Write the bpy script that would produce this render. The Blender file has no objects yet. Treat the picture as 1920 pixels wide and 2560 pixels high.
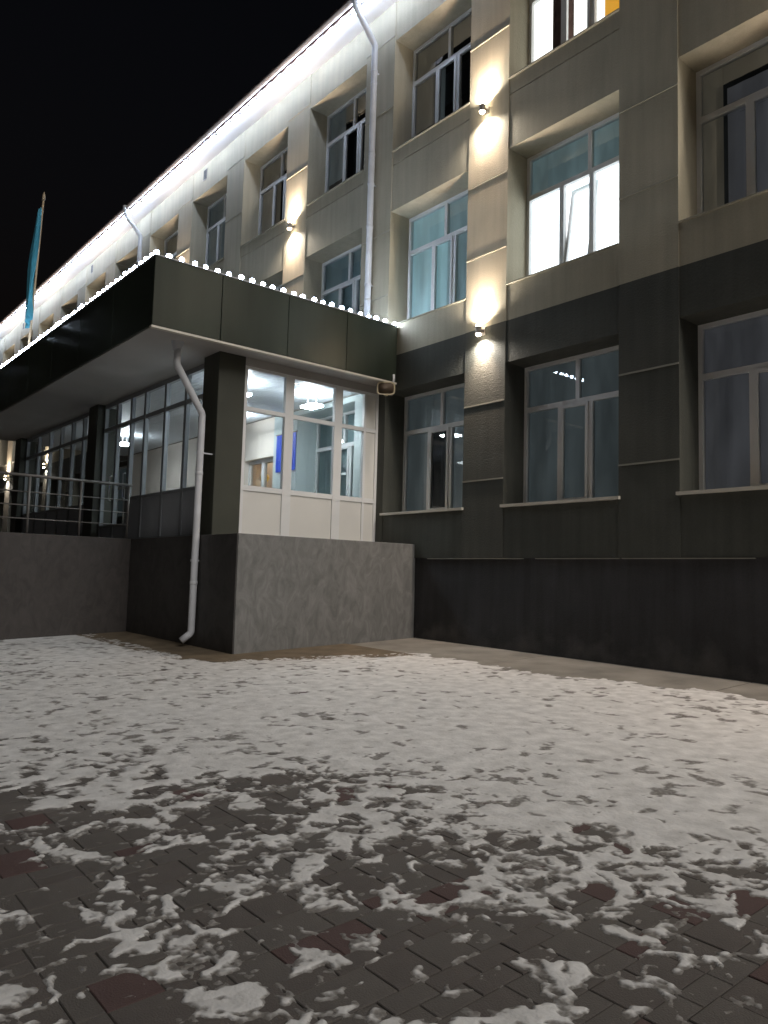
import bpy, math, random
import numpy as np
from mathutils import Vector, Matrix

random.seed(7)
scene = bpy.context.scene
col = scene.collection
R = math.radians

# ------------------------------------------------------------------ camera
cd = bpy.data.cameras.new('camera'); cam = bpy.data.objects.new('camera', cd); col.objects.link(cam)
yaw, pitch, roll = R(-50.475), R(4.809), R(1.559)
fw = Vector((math.sin(yaw) * math.cos(pitch), math.cos(yaw) * math.cos(pitch), math.sin(pitch)))
rt0 = Vector((math.cos(yaw), -math.sin(yaw), 0)); up0 = rt0.cross(fw)
rt = rt0 * math.cos(roll) + up0 * math.sin(roll); up = -rt0 * math.sin(roll) + up0 * math.cos(roll)
cam.matrix_world = Matrix(((rt.x, up.x, -fw.x, 9.996), (rt.y, up.y, -fw.y, -8.945), (rt.z, up.z, -fw.z, 1.025), (0, 0, 0, 1)))
cd.sensor_fit = 'HORIZONTAL'; cd.sensor_width = 36; cd.lens = 36.19; cd.clip_start = 0.05; cd.clip_end = 2000
scene.camera = cam

# ------------------------------------------------------------------ world, sun, exposure
SUN_EL, SUN_AZ = R(36), R(-3)            # azimuth measured from +x towards +y
w = bpy.data.worlds.new('World'); scene.world = w; w.use_nodes = True
nt = w.node_tree; bg = nt.nodes['Background']
sky = nt.nodes.new('ShaderNodeTexSky'); sky.sky_type = 'NISHITA'; sky.sun_disc = False
sky.sun_elevation = R(-3); sky.sun_rotation = R(90) - SUN_AZ
nt.links.new(sky.outputs[0], bg.inputs[0]); bg.inputs[1].default_value = 0.05
sd = bpy.data.lights.new('sun', 'SUN'); sun = bpy.data.objects.new('sun', sd); col.objects.link(sun)
sd.energy = 1.3; sd.angle = R(30); sd.color = (1.0, 0.97, 0.93)
sdir = Vector((math.cos(SUN_EL) * math.cos(SUN_AZ), math.cos(SUN_EL) * math.sin(SUN_AZ), math.sin(SUN_EL)))
sun.rotation_euler = sdir.to_track_quat('Z', 'Y').to_euler(); sun.location = (20, -10, 15)
vs = scene.view_settings
vs.view_transform = 'Standard'; vs.look = 'None'; vs.exposure = 0.0; vs.gamma = 1.0; vs.use_curve_mapping = False
cy = scene.cycles
cy.use_denoising = True; cy.sample_clamp_indirect = 6.0; cy.max_bounces = 8; cy.transparent_max_bounces = 16
cy.use_light_tree = True; cy.caustics_reflective = False; cy.caustics_refractive = False

# ------------------------------------------------------------------ materials
def M_new(name):
    m = bpy.data.materials.new(name); m.use_nodes = True
    return m, m.node_tree, m.node_tree.nodes['Principled BSDF']

def mat(name, c, rough=0.7, metal=0.0, var=0.15, vscale=1.5, bump=0.0, bscale=80.0, c2=None, spec=0.5, stretch=None, streak=0.0, splash=0.0):
    m, t, b = M_new(name)
    tc = t.nodes.new('ShaderNodeTexCoord'); src = tc.outputs['Object']
    if stretch:
        mp = t.nodes.new('ShaderNodeMapping'); mp.inputs['Scale'].default_value = stretch
        t.links.new(src, mp.inputs[0]); src = mp.outputs[0]
    n = t.nodes.new('ShaderNodeTexNoise'); n.inputs['Scale'].default_value = vscale; n.inputs['Detail'].default_value = 6
    t.links.new(src, n.inputs['Vector'])
    rp = t.nodes.new('ShaderNodeValToRGB'); e = rp.color_ramp.elements
    e[0].position = 0.3; e[1].position = 0.72
    lo = [x * (1 - var) for x in c]; hi = [min(1, x * (1 + var)) for x in (c2 or c)]
    e[0].color = (*lo, 1); e[1].color = (*hi, 1)
    t.links.new(n.outputs[0], rp.inputs[0]); colo = rp.outputs[0]
    if streak:
        mp2 = t.nodes.new('ShaderNodeMapping'); mp2.inputs['Scale'].default_value = (5.0, 5.0, 0.35); t.links.new(tc.outputs['Object'], mp2.inputs[0])
        ns = t.nodes.new('ShaderNodeTexNoise'); ns.inputs['Scale'].default_value = 1.6; ns.inputs['Detail'].default_value = 5; t.links.new(mp2.outputs[0], ns.inputs['Vector'])
        ng = t.nodes.new('ShaderNodeTexNoise'); ng.inputs['Scale'].default_value = 55; ng.inputs['Detail'].default_value = 3; t.links.new(tc.outputs['Object'], ng.inputs['Vector'])
        sm = t.nodes.new('ShaderNodeMath'); sm.operation = 'MULTIPLY_ADD'; sm.inputs[1].default_value = 0.55; t.links.new(ng.outputs[0], sm.inputs[0]); t.links.new(ns.outputs[0], sm.inputs[2])
        mr_ = t.nodes.new('ShaderNodeMapRange'); mr_.inputs[1].default_value = 0.45; mr_.inputs[2].default_value = 1.05; mr_.inputs[3].default_value = 1 - streak; mr_.inputs[4].default_value = 1 + streak
        t.links.new(sm.outputs[0], mr_.inputs[0])
        mu = t.nodes.new('ShaderNodeMix'); mu.data_type = 'RGBA'; mu.blend_type = 'MULTIPLY'; mu.inputs[0].default_value = 1.0
        t.links.new(colo, mu.inputs[6]); t.links.new(mr_.outputs[0], mu.inputs[7]); colo = mu.outputs[2]
    if splash:
        sx = t.nodes.new('ShaderNodeSeparateXYZ'); t.links.new(tc.outputs['Object'], sx.inputs[0])
        nn = t.nodes.new('ShaderNodeTexNoise'); nn.inputs['Scale'].default_value = 3.5; nn.inputs['Detail'].default_value = 8; t.links.new(tc.outputs['Object'], nn.inputs['Vector'])
        m1 = t.nodes.new('ShaderNodeMath'); m1.operation = 'MULTIPLY_ADD'; m1.inputs[1].default_value = 1.6; t.links.new(nn.outputs[0], m1.inputs[0])
        m2 = t.nodes.new('ShaderNodeMath'); m2.operation = 'MULTIPLY'; m2.inputs[1].default_value = -1.3; t.links.new(sx.outputs[2], m2.inputs[0]); t.links.new(m2.outputs[0], m1.inputs[2])
        m3 = t.nodes.new('ShaderNodeMapRange'); m3.inputs[1].default_value = 0.45; m3.inputs[2].default_value = 1.0; m3.inputs[4].default_value = splash; t.links.new(m1.outputs[0], m3.inputs[0])
        mu2 = t.nodes.new('ShaderNodeMix'); mu2.data_type = 'RGBA'; mu2.inputs[7].default_value = (0.20, 0.19, 0.18, 1)
        t.links.new(m3.outputs[0], mu2.inputs[0]); t.links.new(colo, mu2.inputs[6]); colo = mu2.outputs[2]
    t.links.new(colo, b.inputs['Base Color'])
    b.inputs['Roughness'].default_value = rough; b.inputs['Metallic'].default_value = metal
    b.inputs['Specular IOR Level'].default_value = spec
    if bump:
        n2 = t.nodes.new('ShaderNodeTexNoise'); n2.inputs['Scale'].default_value = bscale; n2.inputs['Detail'].default_value = 4
        t.links.new(tc.outputs['Object'], n2.inputs['Vector'])
        bp = t.nodes.new('ShaderNodeBump'); bp.inputs['Strength'].default_value = bump; bp.inputs['Distance'].default_value = 0.01
        t.links.new(n2.outputs[0], bp.inputs['Height']); t.links.new(bp.outputs[0], b.inputs['Normal'])
    return m

def emit(name, c, s, base=(0.8, 0.8, 0.8), var=0.0):
    m, t, b = M_new(name)
    b.inputs['Base Color'].default_value = (*base, 1)
    b.inputs['Emission Color'].default_value = (*c, 1); b.inputs['Emission Strength'].default_value = s
    if var:
        tc = t.nodes.new('ShaderNodeTexCoord'); mp = t.nodes.new('ShaderNodeMapping'); mp.inputs['Scale'].default_value = (3.0, 3.0, 0.7)
        n = t.nodes.new('ShaderNodeTexNoise'); n.inputs['Scale'].default_value = 1.3; n.inputs['Detail'].default_value = 4
        mr = t.nodes.new('ShaderNodeMapRange'); mr.inputs[1].default_value = 0.3; mr.inputs[2].default_value = 0.7; mr.inputs[3].default_value = s * (1 - var); mr.inputs[4].default_value = s * (1 + var)
        t.links.new(tc.outputs['Object'], mp.inputs[0]); t.links.new(mp.outputs[0], n.inputs['Vector']); t.links.new(n.outputs[0], mr.inputs[0]); t.links.new(mr.outputs[0], b.inputs['Emission Strength'])
    return m

def glass_mat(name, tint=(0.9, 0.95, 0.95), ior=1.52):
    m = bpy.data.materials.new(name); m.use_nodes = True; t = m.node_tree
    t.nodes.remove(t.nodes['Principled BSDF']); out = t.nodes['Material Output']
    tr = t.nodes.new('ShaderNodeBsdfTransparent'); tr.inputs[0].default_value = (*tint, 1)
    gl = t.nodes.new('ShaderNodeBsdfGlossy'); gl.inputs['Roughness'].default_value = 0.015
    fr = t.nodes.new('ShaderNodeFresnel'); fr.inputs[0].default_value = ior
    mx = t.nodes.new('ShaderNodeMixShader')
    ma = t.nodes.new('ShaderNodeMath'); ma.operation = 'MULTIPLY'; ma.inputs[1].default_value = 1.8; ma.use_clamp = True
    t.links.new(fr.outputs[0], ma.inputs[0]); t.links.new(ma.outputs[0], mx.inputs[0])
    t.links.new(tr.outputs[0], mx.inputs[1]); t.links.new(gl.outputs[0], mx.inputs[2]); t.links.new(mx.outputs[0], out.inputs[0])
    return m

def stone_mat(name, c):
    m, t, b = M_new(name)
    tc = t.nodes.new('ShaderNodeTexCoord'); mp = t.nodes.new('ShaderNodeMapping')
    mp.inputs['Rotation'].default_value = (R(38), 0, 0); mp.inputs['Scale'].default_value = (1, 1.9, 1)
    t.links.new(tc.outputs['Object'], mp.inputs[0])
    n = t.nodes.new('ShaderNodeTexNoise'); n.inputs['Scale'].default_value = 3.0; n.inputs['Detail'].default_value = 9; n.inputs['Roughness'].default_value = 0.62; n.inputs['Distortion'].default_value = 1.4
    t.links.new(mp.outputs[0], n.inputs['Vector'])
    rp = t.nodes.new('ShaderNodeValToRGB'); e = rp.color_ramp.elements
    e[0].position = 0.34; e[1].position = 0.68
    e[0].color = (c[0] * 0.74, c[1] * 0.74, c[2] * 0.73, 1); e[1].color = (c[0] * 1.2, c[1] * 1.19, c[2] * 1.18, 1)
    t.links.new(n.outputs[0], rp.inputs[0]); t.links.new(rp.outputs[0], b.inputs['Base Color'])
    b.inputs['Roughness'].default_value = 0.62
    n2 = t.nodes.new('ShaderNodeTexNoise'); n2.inputs['Scale'].default_value = 40
    t.links.new(tc.outputs['Object'], n2.inputs['Vector'])
    bp = t.nodes.new('ShaderNodeBump'); bp.inputs['Strength'].default_value = 0.25; bp.inputs['Distance'].default_value = 0.006
    t.links.new(n2.outputs[0], bp.inputs['Height']); t.links.new(bp.outputs[0], b.inputs['Normal'])
    return m

MT = {}
MT['upper'] = mat('beige_stucco', (0.44, 0.395, 0.295), 0.85, var=0.12, vscale=0.9, bump=0.6, bscale=45, streak=0.12)
MT['lower'] = mat('olive_stucco', (0.070, 0.072, 0.061), 0.85, var=0.18, vscale=0.9, bump=0.8, bscale=40, streak=0.2)
MT['plinth'] = mat('charcoal_plinth', (0.048, 0.048, 0.052), 0.8, var=0.22, vscale=1.2, bump=0.7, bscale=40, streak=0.30, splash=0.35)
MT['stone'] = stone_mat('grey_stone', (0.200, 0.200, 0.196))
MT['stone_shaded'] = stone_mat('shaded_stone', (0.062, 0.058, 0.056))  # platform stone darkened for its unlit front, shade put into the colour
MT['stone_shaded_brown'] = stone_mat('shaded_brown_stone', (0.048, 0.041, 0.038))  # landing and step stone, darkened to carry the shade there
MT['frame'] = mat('white_upvc', (0.80, 0.80, 0.80), 0.35, var=0.04)
MT['panel'] = mat('white_infill_panel', (0.75, 0.735, 0.70), 0.4, var=0.04)
MT['metal_white'] = mat('white_painted_metal', (0.62, 0.63, 0.66), 0.4, var=0.10, vscale=4)
MT['sill'] = mat('pale_sill_metal', (0.66, 0.62, 0.54), 0.45, var=0.08)
MT['fascia'] = mat('dark_green_cladding', (0.031, 0.040, 0.029), 0.30, var=0.35, vscale=0.8, stretch=(1, 2.2, 0.35), bump=0.06, bscale=30)
MT['column'] = mat('dark_olive_column', (0.045, 0.047, 0.034), 0.6, var=0.15, bump=0.25)
MT['soffit'] = mat('grey_soffit', (0.42, 0.40, 0.38), 0.6, var=0.06)
MT['eave'] = mat('white_eave_soffit', (0.72, 0.72, 0.74), 0.55, var=0.04)
MT['roof'] = mat('brown_roof_sheet', (0.10, 0.055, 0.045), 0.5, metal=0.2, var=0.2)
MT['gutter'] = mat('gutter_metal', (0.66, 0.60, 0.60), 0.45, var=0.15)
MT['trim'] = mat('joint_strip', (0.40, 0.37, 0.29), 0.6, var=0.08)
MT['trim_dark'] = mat('joint_strip_olive', (0.32, 0.31, 0.26), 0.6, var=0.08)
MT['glass'] = glass_mat('window_glass')
MT['black'] = mat('dark_interior', (0.03, 0.03, 0.032), 0.9)
MT['blind_blue'] = emit('glowing_blue_grey_film', (0.78, 0.93, 1.0), 0.036, base=(0.26, 0.30, 0.32), var=0.35)  # faint glow added to the film, in place of dim room light
MT['blind_purple'] = emit('glowing_grey_violet_film', (0.90, 0.90, 1.0), 0.034, base=(0.24, 0.24, 0.27), var=0.35)  # film with the same added glow
MT['blind_teal'] = mat('pale_teal_film', (0.42, 0.55, 0.57), 0.7, var=0.12, vscale=1.6)
MT['blind_beige'] = emit('glowing_beige_blind', (1.0, 0.88, 0.70), 0.035, base=(0.38, 0.35, 0.29), var=0.35)  # weak emission added to brighten the blind
MT['blind_dark'] = mat('dark_curtain', (0.07, 0.075, 0.085), 0.8, var=0.2, vscale=3)
MT['curtain'] = mat('brown_curtain', (0.22, 0.13, 0.11), 0.8, var=0.3, vscale=5)
MT['lit_white'] = emit('lit_room_white', (0.93, 0.97, 1.0), 2.6)
MT['lit_warm'] = emit('lit_room_warm_white', (1.0, 0.98, 0.92), 2.0)
MT['lit_orange'] = emit('lit_orange_blind', (1.0, 0.47, 0.05), 0.75, base=(0.6, 0.3, 0.05))
MT['lit_teal'] = emit('lit_teal_film', (0.42, 0.60, 0.64), 0.16, base=(0.40, 0.50, 0.52), var=0.35)
MT['teal_bulb_glow'] = emit('teal_film_bulb_glow', (0.42, 0.68, 0.74), 0.30, base=(0.42, 0.55, 0.57), var=0.35)  # glow put into the film for light from the canopy bulbs
MT['lamp_body'] = mat('lamp_grey', (0.28, 0.25, 0.22), 0.45, metal=0.3, var=0.08)
MT['lamp_lens'] = emit('lamp_lens', (1.0, 0.84, 0.62), 60)
MT['bulb'] = emit('cool_white_bulb', (0.70, 0.83, 1.0), 90)
MT['bulb_eave'] = emit('cool_white_eave_bulb', (0.64, 0.77, 1.0), 135)
MT['wire'] = mat('black_wire', (0.03, 0.03, 0.03), 0.6)
MT['flag'] = mat('sky_blue_flag', (0.045, 0.25, 0.34), 0.75, var=0.2, vscale=4)
MT['pole'] = mat('wooden_pole', (0.36, 0.27, 0.17), 0.6, var=0.15)
MT['speaker'] = mat('cream_horn', (0.55, 0.47, 0.32), 0.5, var=0.06)
MT['speaker_in'] = mat('brown_throat', (0.06, 0.04, 0.025), 0.6)
MT['rail'] = mat('steel_rail', (0.16, 0.15, 0.14), 0.5, metal=0.3, var=0.1)
MT['vceil'] = mat('white_slatted_ceiling', (0.62, 0.66, 0.70), 0.4, var=0.04)
MT['vwall'] = mat('pale_inner_wall', (0.55, 0.62, 0.62), 0.6, var=0.05)
MT['vfloor'] = mat('tile_floor', (0.42, 0.40, 0.38), 0.35, var=0.1)
MT['hall_light'] = emit('hall_light', (1.0, 0.95, 0.85), 14)
MT['hall'] = mat('peach_hall_wall', (0.74, 0.55, 0.42), 0.7, var=0.05)
MT['hallw'] = mat('warm_white_inner_wall', (0.80, 0.72, 0.64), 0.6, var=0.05)
MT['ceil_lamp'] = emit('ceiling_lamp_panel', (0.88, 0.95, 1.0), 62)
MT['banner'] = mat('royal_blue_banner', (0.02, 0.07, 0.55), 0.5, var=0.1)
MT['yellow'] = mat('yellow_disc', (0.85, 0.55, 0.04), 0.5)
MT['concrete'] = mat('concrete_apron', (0.225, 0.21, 0.185), 0.85, var=0.28, vscale=1.8, bump=0.5, bscale=60)
MT['wet'] = mat('wet_earth_strip', (0.15, 0.115, 0.075), 0.8, var=0.3, vscale=3, bump=0.5, bscale=60)
MT['joint'] = mat('sand_joint', (0.058, 0.051, 0.045), 0.95, var=0.25, vscale=6)
MT['paver'] = mat('grey_brown_paver', (0.104, 0.092, 0.083), 0.8, var=0.2, vscale=3.5, bump=0.5, bscale=140)
MT['paver_b'] = mat('warm_grey_paver', (0.097, 0.083, 0.075), 0.8, var=0.22, vscale=3.5, bump=0.5, bscale=140)
MT['paver_red'] = mat('dark_red_paver', (0.088, 0.052, 0.048), 0.8, var=0.2, vscale=3.5, bump=0.5, bscale=140)
MT['far_ground'] = mat('trodden_snow_ground', (0.42, 0.41, 0.40), 0.9, var=0.35, vscale=0.6)

# snow: thin places let the paving show through
m, t, b = M_new('thin_snow'); MT['snow'] = m
at_ = t.nodes.new('ShaderNodeAttribute'); at_.attribute_name = 'depth'
tc = t.nodes.new('ShaderNodeTexCoord')
n = t.nodes.new('ShaderNodeTexNoise'); n.inputs['Scale'].default_value = 7; n.inputs['Detail'].default_value = 8
t.links.new(tc.outputs['Object'], n.inputs['Vector'])
rp = t.nodes.new('ShaderNodeValToRGB'); e = rp.color_ramp.elements
e[0].position = 0.3; e[0].color = (0.53, 0.522, 0.512, 1); e[1].position = 0.66; e[1].color = (0.75, 0.74, 0.73, 1)
t.links.new(n.outputs[0], rp.inputs[0])
ad = t.nodes.new('ShaderNodeMath'); ad.operation = 'MULTIPLY_ADD'; ad.inputs[1].default_value = 0.5
n3 = t.nodes.new('ShaderNodeTexNoise'); n3.inputs['Scale'].default_value = 45; n3.inputs['Detail'].default_value = 4
t.links.new(tc.outputs['Object'], n3.inputs['Vector'])
t.links.new(n3.outputs[0], ad.inputs[0]); t.links.new(at_.outputs['Fac'], ad.inputs[2])
mr = t.nodes.new('ShaderNodeMapRange'); mr.inputs[1].default_value = 0.22; mr.inputs[2].default_value = 0.75
t.links.new(ad.outputs[0], mr.inputs[0])
mx = t.nodes.new('ShaderNodeMix'); mx.data_type = 'RGBA'; mx.inputs[6].default_value = (0.17, 0.158, 0.145, 1)
t.links.new(mr.outputs[0], mx.inputs[0]); t.links.new(rp.outputs[0], mx.inputs[7]); t.links.new(mx.outputs[2], b.inputs['Base Color'])
b.inputs['Roughness'].default_value = 0.75; b.inputs['Specular IOR Level'].default_value = 0.25
bp = t.nodes.new('ShaderNodeBump'); bp.inputs['Strength'].default_value = 0.8; bp.inputs['Distance'].default_value = 0.008
t.links.new(n3.outputs[0], bp.inputs['Height']); t.links.new(bp.outputs[0], b.inputs['Normal'])

# ------------------------------------------------------------------ helpers
class MB:
    def __init__(s): s.v = []; s.f = []; s.m = []
    def quad(s, a, b_, c, d, mi=0):
        i = len(s.v); s.v += [a, b_, c, d]; s.f.append((i, i + 1, i + 2, i + 3)); s.m.append(mi)
    def box(s, x0, x1, y0, y1, z0, z1, mi=0):
        i = len(s.v)
        s.v += [(x0, y0, z0), (x1, y0, z0), (x1, y1, z0), (x0, y1, z0), (x0, y0, z1), (x1, y0, z1), (x1, y1, z1), (x0, y1, z1)]
        for f in ((0, 3, 2, 1), (4, 5, 6, 7), (0, 1, 5, 4), (1, 2, 6, 5), (2, 3, 7, 6), (3, 0, 4, 7)):
            s.f.append(tuple(i + k for k in f)); s.m.append(mi)
        return s
    def ring(s, rings, cap=True, mi=0):
        n = len(rings[0]); i0 = len(s.v)
        for r_ in rings: s.v += [tuple(p) for p in r_]
        for k in range(len(rings) - 1):
            for j in range(n):
                a = i0 + k * n + j; b_ = i0 + k * n + (j + 1) % n
                s.f.append((a, b_, b_ + n, a + n)); s.m.append(mi)
        if cap:
            s.f.append(tuple(i0 + j for j in reversed(range(n)))); s.m.append(mi)
            s.f.append(tuple(i0 + (len(rings) - 1) * n + j for j in range(n))); s.m.append(mi)
        return s
    def tube(s, pts, r, n=12, cap=True, mi=0):
        pts = [Vector(p) for p in pts]; rings = []; prev = None
        for k, p in enumerate(pts):
            if k == 0: d = pts[1] - p
            elif k == len(pts) - 1: d = p - pts[k - 1]
            else: d = (pts[k + 1] - p).normalized() + (p - pts[k - 1]).normalized()
            d.normalize()
            ref = Vector((0, 0, 1)) if abs(d.z) < 0.9 else Vector((1, 0, 0))
            u_ = d.cross(ref).normalized() if prev is None else (prev - d * prev.dot(d)).normalized()
            prev = u_; v_ = d.cross(u_)
            rr = r[k] if isinstance(r, (list, tuple)) else r
            rings.append([p + (u_ * math.cos(2 * math.pi * j / n) + v_ * math.sin(2 * math.pi * j / n)) * rr for j in range(n)])
        return s.ring(rings, cap, mi)
    def mesh(s, name, mats, smooth=False):
        me = bpy.data.meshes.new(name); me.from_pydata(s.v, [], s.f)
        for m_ in (mats if isinstance(mats, (list, tuple)) else [mats]): me.materials.append(m_)
        if any(s.m): me.polygons.foreach_set('material_index', s.m)
        if smooth: me.polygons.foreach_set('use_smooth', [True] * len(me.polygons))
        me.update(); return me
    def build(s, name, mats, parent=None, smooth=False, loc=None):
        return add(name, s.mesh(name, mats, smooth), parent, loc)

def add(name, me, parent=None, loc=None):
    o = bpy.data.objects.new(name, me); col.objects.link(o)
    if parent is not None: o.parent = parent
    if loc is not None: o.location = loc
    return o

def tag(o, label=None, cat=None, group=None, kind=None):
    if label: o['label'] = label
    if cat: o['category'] = cat
    if group: o['group'] = group
    if kind: o['kind'] = kind
    return o

def empty(name, loc=(0, 0, 0), parent=None):
    o = bpy.data.objects.new(name, None); o.empty_display_size = 0.2; col.objects.link(o); o.location = loc
    if parent is not None: o.parent = parent
    return o

def bevel(o, wd=0.006, seg=2):
    bm_ = o.modifiers.new('bevel', 'BEVEL'); bm_.width = wd; bm_.segments = seg; bm_.limit_method = 'ANGLE'; return o

def relief(xs, zs, fn, back=0.56):
    """Wall front facing -y: fn(x,z) gives the depth of a cell, None for an opening."""
    b_ = MB(); nx, nz = len(xs) - 1, len(zs) - 1
    D = [[fn((xs[i] + xs[i + 1]) / 2, (zs[j] + zs[j + 1]) / 2) for j in range(nz)] for i in range(nx)]
    dv = lambda d: back if d is None else d
    for i in range(nx):
        for j in range(nz):
            d = D[i][j]
            if d is not None: b_.quad((xs[i], d, zs[j]), (xs[i + 1], d, zs[j]), (xs[i + 1], d, zs[j + 1]), (xs[i], d, zs[j + 1]))
            if i + 1 < nx and dv(D[i + 1][j]) != dv(d):
                a, c = dv(d), dv(D[i + 1][j]); x = xs[i + 1]
                b_.quad((x, a, zs[j]), (x, c, zs[j]), (x, c, zs[j + 1]), (x, a, zs[j + 1]))
            if j + 1 < nz and dv(D[i][j + 1]) != dv(d):
                a, c = dv(d), dv(D[i][j + 1]); z = zs[j + 1]
                b_.quad((xs[i], a, z), (xs[i + 1], a, z), (xs[i + 1], c, z), (xs[i], c, z))
    return b_

# ------------------------------------------------------------------ ground
GX, GY = -0.011, 0.043
def gz(x, y): return GY * y + GX * x
gm = MB(); gm.quad((-500, -500, -1.6), (500, -500, -1.6), (500, 500, -1.6), (-500, 500, -1.6))
tag(gm.build('ground', MT['far_ground']), kind='structure')
tilt = Matrix(((1, 0, 0, 0), (0, 1, 0, 0), (0, 0, 1, 0), (0, 0, 0, 1)))
ez = Vector((-GX, -GY, 1)).normalized(); ex = Vector((1, 0, GX)).normalized(); ey = ez.cross(ex)
tilt = Matrix(((ex.x, ey.x, ez.x, 0), (ex.y, ey.y, ez.y, 0), (ex.z, ey.z, ez.z, 0), (0, 0, 0, 1)))

pm = MB(); pm.quad((-60, -70, -0.005), (60, -70, -0.005), (60, 1, -0.005), (-60, 1, -0.005))
pave = pm.build('pavement', MT['joint']); pave.matrix_world = tilt
tag(pave, kind='structure')

def paver_mesh(a, c, ma):
    b_ = MB(); g = 0.0022; ch = 0.003; x0, x1, y0, y1 = g, a - g, g, c - g
    v = [(x0, y0, -0.05), (x1, y0, -0.05), (x1, y1, -0.05), (x0, y1, -0.05),
         (x0, y0, -ch), (x1, y0, -ch), (x1, y1, -ch), (x0, y1, -ch),
         (x0 + ch, y0 + ch, 0), (x1 - ch, y0 + ch, 0), (x1 - ch, y1 - ch, 0), (x0 + ch, y1 - ch, 0)]
    b_.v = v; b_.f = [(8, 9, 10, 11)] + [(k, (k + 1) % 4, 4 + (k + 1) % 4, 4 + k) for k in range(4)] + [(4 + k, 4 + (k + 1) % 4, 8 + (k + 1) % 4, 8 + k) for k in range(4)]
    b_.m = [0] * 9
    return b_
PX0, PX1, PY0, PY1 = -9.0, 13.0, -11.0, -1.5
U = 0.1025
nx, ny = int((PX1 - PX0) / U), int((PY1 - PY0) / U)
occ = np.zeros((nx, ny), bool); pav = []
rng = random.Random(3)
for j in range(ny):
    for i in range(nx):
        if occ[i, j]: continue
        opts = [(2, 2)] * 12 + [(3, 2)] * 3 + [(2, 3)] * 2 + [(2, 1)] * 2 + [(1, 2)] * 2
        rng.shuffle(opts)
        for (a, c) in opts + [(1, 1)]:
            if i + a <= nx and j + c <= ny and not occ[i:i + a, j:j + c].any():
                occ[i:i + a, j:j + c] = True; pav.append((i, j, a, c)); break
items = []
for (i, j, a, c) in pav:
    x, y = PX0 + i * U, PY0 + j * U
    if x < -0.1 and y > -3.3: continue
    q = rng.random(); mk = 'paver_red' if q < 0.085 else ('paver_b' if q < 0.45 else 'paver')
    items.append((x, y, a, c, mk, rng.uniform(-0.002, 0.0022)))
fx, fy = 9.0 , -7.65                        # where the photographer looks down
fwd2 = Vector((fw.x, fw.y)).normalized(); rt2 = Vector((rt.x, rt.y)).normalized()
def inview(x, y):
    d = Vector((x + 0.1 - 9.996, y + 0.1 + 8.945)); z = d.dot(fwd2); s = abs(d.dot(rt2))
    return z > 1.55 and s < z * 0.56 + 0.15
def rank(it):
    d = math.hypot(it[0] - 9.996, it[1] + 8.945)
    return d if inview(it[0], it[1]) else 100 + d
items.sort(key=rank)
pcache = {}
rest = {'paver': MB(), 'paver_b': MB(), 'paver_red': MB()}
for k, (x, y, a, c, mk, dz) in enumerate(items):
    if k < 300:
        key = (a, c, mk)
        if key not in pcache: pcache[key] = paver_mesh(a * U, c * U, mk).mesh('paver', MT[mk])
        add('paver', pcache[key], pave, (x, y, dz))
    else:
        p = paver_mesh(a * U, c * U, mk); bb = rest[mk]; i0 = len(bb.v)
        bb.v += [(vx + x, vy + y, vz + dz) for vx, vy, vz in p.v]; bb.f += [tuple(i0 + q for q in f) for f in p.f]; bb.m += p.m
allr = MB()
for mi, mk in enumerate(('paver', 'paver_b', 'paver_red')):
    bb = rest[mk]; i0 = len(allr.v); allr.v += bb.v; allr.f += [tuple(i0 + q for q in f) for f in bb.f]; allr.m += [mi] * len(bb.f)
tag(allr.build('paver_field', [MT['paver'], MT['paver_b'], MT['paver_red']], pave), kind='stuff')

# concrete apron along the wall: slabs with open joints, and the bare strip by the porch
apron = MB(); apron.box(-0.2, 22, -1.42, 0.3, -0.2, -0.016)
apron = apron.build('concrete_apron', MT['joint']); apron.matrix_world = tilt; tag(apron, kind='structure')
xs_ = [0.03, 2.9, 5.8, 8.7, 11.6, 14.5, 17.4, 20.3]
for a in range(len(xs_) - 1):
    sl = MB(); sl.box(xs_[a], xs_[a + 1] - 0.012, -1.44, 0.2, -0.15, -0.001)
    bevel(sl.build('slab', MT['concrete'], apron), 0.006, 1)
strip = MB(); strip.v = [(-0.2, -4.35, 0.008), (0.62, -3.9, 0.008), (1.5, -2.2, 0.008), (1.75, -1.43, 0.008), (-0.2, -1.43, 0.008), (-4.2, -4.35, 0.008), (-4.2, -3.2, 0.008), (-0.2, -3.2, 0.008)]
strip.f = [(0, 1, 2, 3, 4), (5, 0, 7, 6)]; strip.m = [0, 0]
strip = strip.build('bare_earth_strip', MT['wet']); strip.matrix_world = tilt; tag(strip, kind='structure')

# ------------------------------------------------------------------ snow
nrng = np.random.default_rng(11); LAT = nrng.random((256, 256)).astype(np.float32)
def vnoise(x, y, s, ox=0.0):
    x = x / s + ox; y = y / s + ox * 1.7
    xi = np.floor(x).astype(int); yi = np.floor(y).astype(int); u_ = x - xi; v_ = y - yi
    u_ = u_ * u_ * (3 - 2 * u_); v_ = v_ * v_ * (3 - 2 * v_)
    g = lambda a, c: LAT[a & 255, c & 255]
    return (g(xi, yi) * (1 - u_) + g(xi + 1, yi) * u_) * (1 - v_) + (g(xi, yi + 1) * (1 - u_) + g(xi + 1, yi + 1) * u_) * v_
LN0, LN1 = np.array([3.2, -7.45]), np.array([8.3, -5.15])       # where the close cover breaks up
ln_d = (LN1 - LN0) / np.linalg.norm(LN1 - LN0); ln_n = np.array([-ln_d[1], ln_d[0]])   # towards the wall
def smooth(e0, e1, x):
    q = np.clip((x - e0) / (e1 - e0), 0, 1); return q * q * (3 - 2 * q)
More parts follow.
